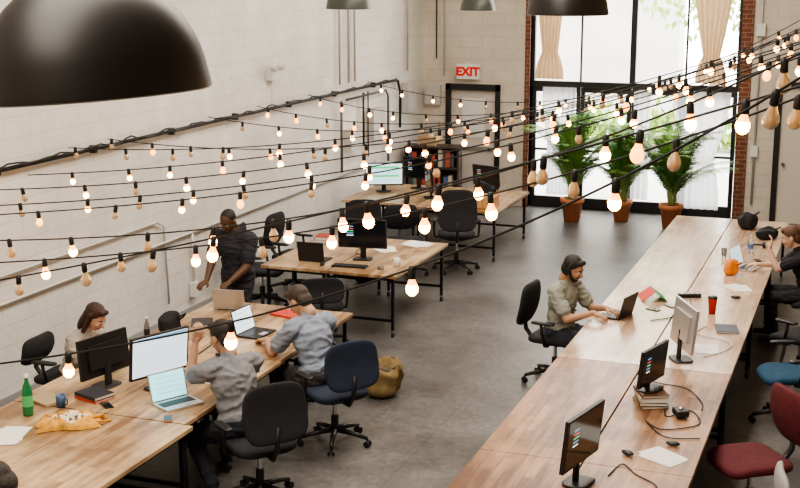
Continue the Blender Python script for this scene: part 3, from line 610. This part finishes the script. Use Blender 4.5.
def ik(Sx,Tx,l1,l2,pole):
    d=Tx-Sx; L=min(d.length,l1+l2-.004); d.normalize(); Tx=Sx+d*L; a=(l1*l1-l2*l2+L*L)/(2*L); h=math.sqrt(max(l1*l1-a*a,1e-6)); p=V(pole); p=(p-d*p.dot(d)).normalized(); return Sx+d*a+p*h,Tx
SH,SK,HR,TR,SO,LP,BD=0,1,2,3,4,5,6
pc=[0]
def person(name,loc,yaw,lean=15,hp=10,hy=0,hl=(-.15,.5,.8),hr=(.15,.5,.8),shirt=(.3,.3,.32),trouser=(.03,.04,.07),skin=(.55,.33,.23),hair=(.03,.02,.015),stand=False,fem=False,longhair=False,beard=False,cans=False,longsleeve=False,pl=(-.6,-.3,-.8),pr=(.6,-.3,-.8),feet=None,hz=None,shoe=(.03,.03,.03),bald=False,pony=False,hd=((0,.9,-.2),(0,.9,-.2)),scale=1.04,g=1.08):
    hz=hz or (.93 if stand else .53); l=D(lean); d=V((0,math.sin(l),math.cos(l))); l2=D(lean*1.35); d2=V((0,math.sin(l2),math.cos(l2))); fw=V((0,math.cos(l2),-math.sin(l2))); X=V((1,0,0))
    k=.9 if fem else 1
    if fem: g=1
    P=V((0,0,hz)); W=P+d*.17; C=P+d*.3; SHc=C+d2*.15; N=SHc+d2*.05
    def Rm(dd): y=dd.cross(X).normalized(); return Matrix((X,y,dd)).transposed()
    R1=Rm(d);R2=Rm(d2); B=[]
    E=lambda c,r,R,lb:B.append(('e',c,r,R,lb)); Cc=lambda a,b_,r0,r1,lb:B.append(('c',V(a),V(b_),r0,r1,lb))
    E(P+d*.02,(.168*g,.125*g,.12),R1,TR); E(W,(.15*k*g,.115*g,.16),R1,SH); E(C+d2*.02,(.172*k*g,.122*g,.18),R2,SH); E(P+d*.07,(.168*k*g,.128*g,.07),R1,SH)
    if fem: E(C+d2*.02+fw*.06,(.12,.07,.07),R2,SH)
    sw=.18*k*g; Cc(SHc-X*(sw-.03),SHc+X*(sw-.03),.064*k*g,.064*k*g,SH); Cc(SHc,N+d2*.02,.088*k*g,.058,SH)
    Cc(N-d2*.03,N+d2*.08+V((0,.015,0)),.053*k,.05*k,SK)
    hands=[]
    for s,Tg,pole,hdv in((-1,V(hl),pl,hd[0]),(1,V(hr),pr,hd[1])):
        A=SHc+X*s*sw-d2*.015; El,Wr=ik(A,Tg,.29*k,.255*k,pole)
        Cc(A,El,.052*k*g,.04*k*g,SH if longsleeve else SK); Cc(El,Wr,.041*k*g,.027*k,SH if longsleeve else SK); m_=El.lerp(Wr,.3); Cc(El.lerp(Wr,.12),m_,.044*k,.041*k,SH if longsleeve else SK)
        if not longsleeve: Cc(A,A.lerp(El,.68),.070*k*g,.064*k*g,SH)
        else: Cc(A,El,.06*k*g,.048*k*g,SH); Cc(El,El.lerp(Wr,.93),.047*k*g,.035*k*g,SH)
        hands.append((s,Wr,El,V(hdv)))
    ft=feet or (((-.1,0,.09),(.1,0,.09)) if stand else ((-.13,.36,.09),(.13,.42,.09)))
    for s,F in((-1,V(ft[0])),(1,V(ft[1]))):
        hp_=P+X*s*.09-V((0,0,.02)); kn,an=ik(hp_,F,.43,.42,(s*.12,1,.05 if stand else .5))
        Cc(hp_,kn,.09*g,.06*g,TR); Cc(kn,an,.062*g,.047,TR); Cc(kn.lerp(an,.15)-V((0,.012,0)),kn.lerp(an,.45)-V((0,.015,0)),.055,.052,TR)
        Cc(an+V((0,-.03,-.045)),an+V((s*.02,.14,-.055)),.036,.03,SO); Cc(an,an+V((0,.0,-.04)),.04,.038,SO)
    hpv=D(hp+lean*1.0); yv=D(hy); RH=(Matrix.Rotation(yv,3,'Z')@Matrix.Rotation(-hpv,3,'X')); HC=N+d2*.085+V((0,.02,0))+RH@V((0,.015,.075))
    Hd=[]; q_=1.06
    def hp2(x,y,z): return HC+RH@V((x*q_,y*q_,z*q_))
    He=lambda c,r,lb:Hd.append(('e',hp2(*c),tuple(v*q_ for v in r),RH,lb)); Hc=lambda a,b_,r0,r1,lb:Hd.append(('c',hp2(*a),hp2(*b_),r0*q_,r1*q_,lb))
    He((0,-.008,.025),(.073,.09,.083),SK); He((0,.02,-.02),(.062,.07,.085),SK); He((0,.035,-.078),(.042,.042,.032),SK if not beard else BD)
    Hc((0,.088,.005),(0,.108,-.028),.008,.013,SK); Hc((-.018,.083,-.06),(.018,.083,-.06),.009,.009,LP)
    for s in(-1,1):
        Hc((s*.018,.085,.024),(s*.045,.075,.024),.005,.004,HR); He((s*.075,-.005,-.01),(.011,.02,.03),SK); Hc((s*.035,.07,-.025),(s*.03,.072,-.03),.018,.018,SK)
        if beard: Hc((s*.062,.01,-.03),(s*.035,.05,-.075),.016,.02,BD)
    if beard: Hc((-.03,.078,-.045),(.03,.078,-.045),.009,.009,BD); He((0,.06,-.085),(.035,.03,.028),BD)
    Hc((0,-.02,-.06),(0,-.04,-.13),.052*k,.052*k,SK)
    if not bald:
        He((0,-.022,.04),(.082,.094,.083),HR); Hc((-.03,.052,.085),(.035,.05,.088),.024,.024,HR); He((0,-.06,-.015),(.075,.05,.075),HR)
        for s in(-1,1): Hc((s*.066,.0,.03),(s*.07,.005,.01),.014,.01,HR)
    else: He((0,-.02,.033),(.0765,.092,.081),HR)
    if longhair:
        He((0,-.06,-.08),(.085,.05,.12),HR)
        for s in(-1,1): Hc((s*.072,-.01,.03),(s*.08,.0,-.13),.026,.02,HR)
    if pony: Hc((0,-.11,.05),(0,-.15,-.08),.03,.014,HR); Hc((0,-.11,.05),(0,-.12,.07),.036,.03,HR)
    pc[0]+=1
    co,fa,la=fuse(B,.0095,3,folds=pc[0]*7.3); parts=[(co,fa,la)]; parts.append(fuse(Hd,.0055,2))
    for s,Wr,El,hv in hands:
        dr=hv.normalized(); dn=V((0,0,-1)) if abs(dr.z)<.8 else V((0,1,0)); dn=(dn-dr*dn.dot(dr)).normalized(); sd=dr.cross(dn).normalized()
        if sd.x*s>0: sd=-sd
        Hn=[('c',Wr-(Wr-El).normalized()*.03,Wr,.027*k,.026*k,SK),('c',Wr,Wr+dr*.03,.026*k,.024*k,SK)]
        for j,o in enumerate((-.028,-.01,.01,.028)):
            b0=Wr+dr*.03+sd*o*.7; b1=Wr+dr*.088+sd*o-dn*.004; Hn.append(('c',b0,b1,.017,.0125,SK))
            ln=(.034,.042,.045,.04)[j]; q1=b1+(dr*.93+dn*.3+sd*o*2).normalized()*ln; q2=q1+(dr*.55+dn*.8).normalized()*ln*.75
            Hn+= [('c',b1,q1,.0105,.0092,SK),('c',q1,q2,.0092,.0075,SK)]
        t0=Wr+dr*.03+sd*.025; t1=t0+(dr*.6+sd*.75+dn*.25).normalized()*.045; t2=t1+(dr*.9+sd*.2+dn*.3).normalized()*.032; Hn+=[('c',t0,t1,.014,.012,SK),('c',t1,t2,.0115,.009,SK)]
        parts.append(fuse(Hn,.0045,1))
    tag='person%d_'%pc[0]
    mats=[mat(tag+'shirt',shirt,.85,noise=.15,nscale=12,bump=.4,bscale=25),mat(tag+'skin',skin,.55,noise=.05),mat(tag+'hair',hair,.6,noise=.4,nscale=60,bump=.6,bscale=120),mat(tag+'trouser',trouser,.85,noise=.15,nscale=20,bump=.3,bscale=20),mat(tag+'shoe',shoe,.6),mat(tag+'lip',(skin[0]*.75,skin[1]*.5,skin[2]*.5),.5),mat(tag+'beard',[c*1.6 for c in hair],.8,bump=.6,bscale=150)]
    b=MB(); b.mats=list(mats)
    for co,fa,la in parts:
        o=len(b.v); b.v+=[tuple(c) for c in co]; b.f+=[[o+i for i in f] for f in fa]; b.m+=[int(x) for x in la]; b.s+=[True]*len(fa)
    ew=mat('eye_white',(.6,.58,.55),.2); ed=mat('eye_dark',(.02,.015,.01),.1)
    for s in(-1,1): b.sphere(hp2(s*.031,.077,.0),(.012,.012,.009),ew,RH,12); b.sphere(hp2(s*.031,.085,-.001),(.0065,.005,.0065),ed,RH,10)
    if cans: headphones(b,hp2(0,-.01,.0),RH,.097)
    o=b.obj(name,loc,yaw); o.scale=(scale,)*3; return o
person('seated_man',(-4.62,8.74,0),D(58),lean=15,hp=4,hy=14,hl=(-.13,.42,1.08),hr=(.12,.58,.78),pl=(-.2,.55,-1),shirt=(.19,.195,.215),trouser=(.02,.022,.03),skin=(.45,.26,.17),hair=(.02,.014,.011),hd=((.25,-.1,1),(0,.95,-.1)),feet=((-.2,.1,.09),(.12,.45,.09)),scale=1.1)
person('seated_man',(-4.56,10.16,0),D(62),lean=15,hp=22,hy=15,hl=(-.16,.52,.76),hr=(.16,.52,.76),shirt=(.24,.28,.36),trouser=(.05,.045,.045),skin=(.5,.3,.2),hair=(.05,.035,.028),scale=1.08)
person('seated_woman',(-6.78,9.55,0),D(-92),lean=18,hp=16,hl=(-.14,.48,.8),hr=(.14,.48,.8),shirt=(.42,.38,.34),trouser=(.03,.03,.05),hair=(.04,.017,.01),fem=True,longhair=True,hz=.5,scale=1)
person('standing_man',(-6.34,12.02,0),D(172),lean=7,hp=24,hl=(-.15,.36,.96),hr=(.13,.40,.93),pl=(-.35,-.5,-.8),pr=(.35,-.5,-.8),shirt=(.022,.024,.035),trouser=(.02,.02,.025),skin=(.10,.05,.03),hair=(.01,.008,.007),stand=True,bald=True,scale=1.0,g=1.2)
person('seated_man',(-2.88,12.42,0),D(-104),lean=6,hp=20,hl=(-.10,.44,.80),hr=(.12,.42,.80),shirt=(.28,.29,.25),trouser=(.03,.035,.05),skin=(.42,.24,.15),hair=(.015,.012,.01),beard=True,cans=True,scale=1.05)
person('seated_woman',(-.54,14.88,0),D(94),lean=16,hp=4,hl=(-.1,.46,1.02),hr=(.12,.55,.8),pl=(-.2,.4,-1),shirt=(.012,.012,.016),trouser=(.015,.015,.02),hair=(.11,.055,.03),fem=True,pony=True,skin=(.6,.38,.28),hd=((.3,-.2,1),(0,.95,-.1)),scale=1.05)
person('seated_man',(-4.46,5.95,0),D(90),lean=22,hp=18,shirt=(.1,.1,.12),hair=(.03,.022,.018))
# ---------------------------------------------------------------- light
w=bpy.data.worlds.new('World'); S.world=w; w.use_nodes=True; bg=w.node_tree.nodes['Background']; bg.inputs[0].default_value=(1,.98,.95,1); bg.inputs[1].default_value=8
def area(name,loc,rot,sx,sy,e,col):
    l=bpy.data.lights.new(name,'AREA'); l.shape='RECTANGLE'; l.size=sx; l.size_y=sy; l.energy=e; l.color=col; o=bpy.data.objects.new(name,l); S.collection.objects.link(o); o.location=loc; o.rotation_euler=rot; return o
area('overhead_fill',(-3.2,9,6.8),(0,0,0),2.5,20,1050,(1,.91,.79))  # added overhead fill for soft ambient light; the ceiling has no opening
# ---------------------------------------------------------------- camera
cam=bpy.data.cameras.new('camera'); cam.sensor_width=36; cam.lens=57.6; cam.clip_end=200
co_=bpy.data.objects.new('camera',cam); S.collection.objects.link(co_); co_.location=(0,0,4.2); co_.rotation_euler=(D(90-12.21),0,D(20.4)); S.camera=co_
S.view_settings.view_transform='AgX'; S.view_settings.look='AgX - Medium High Contrast'; S.view_settings.exposure=.42
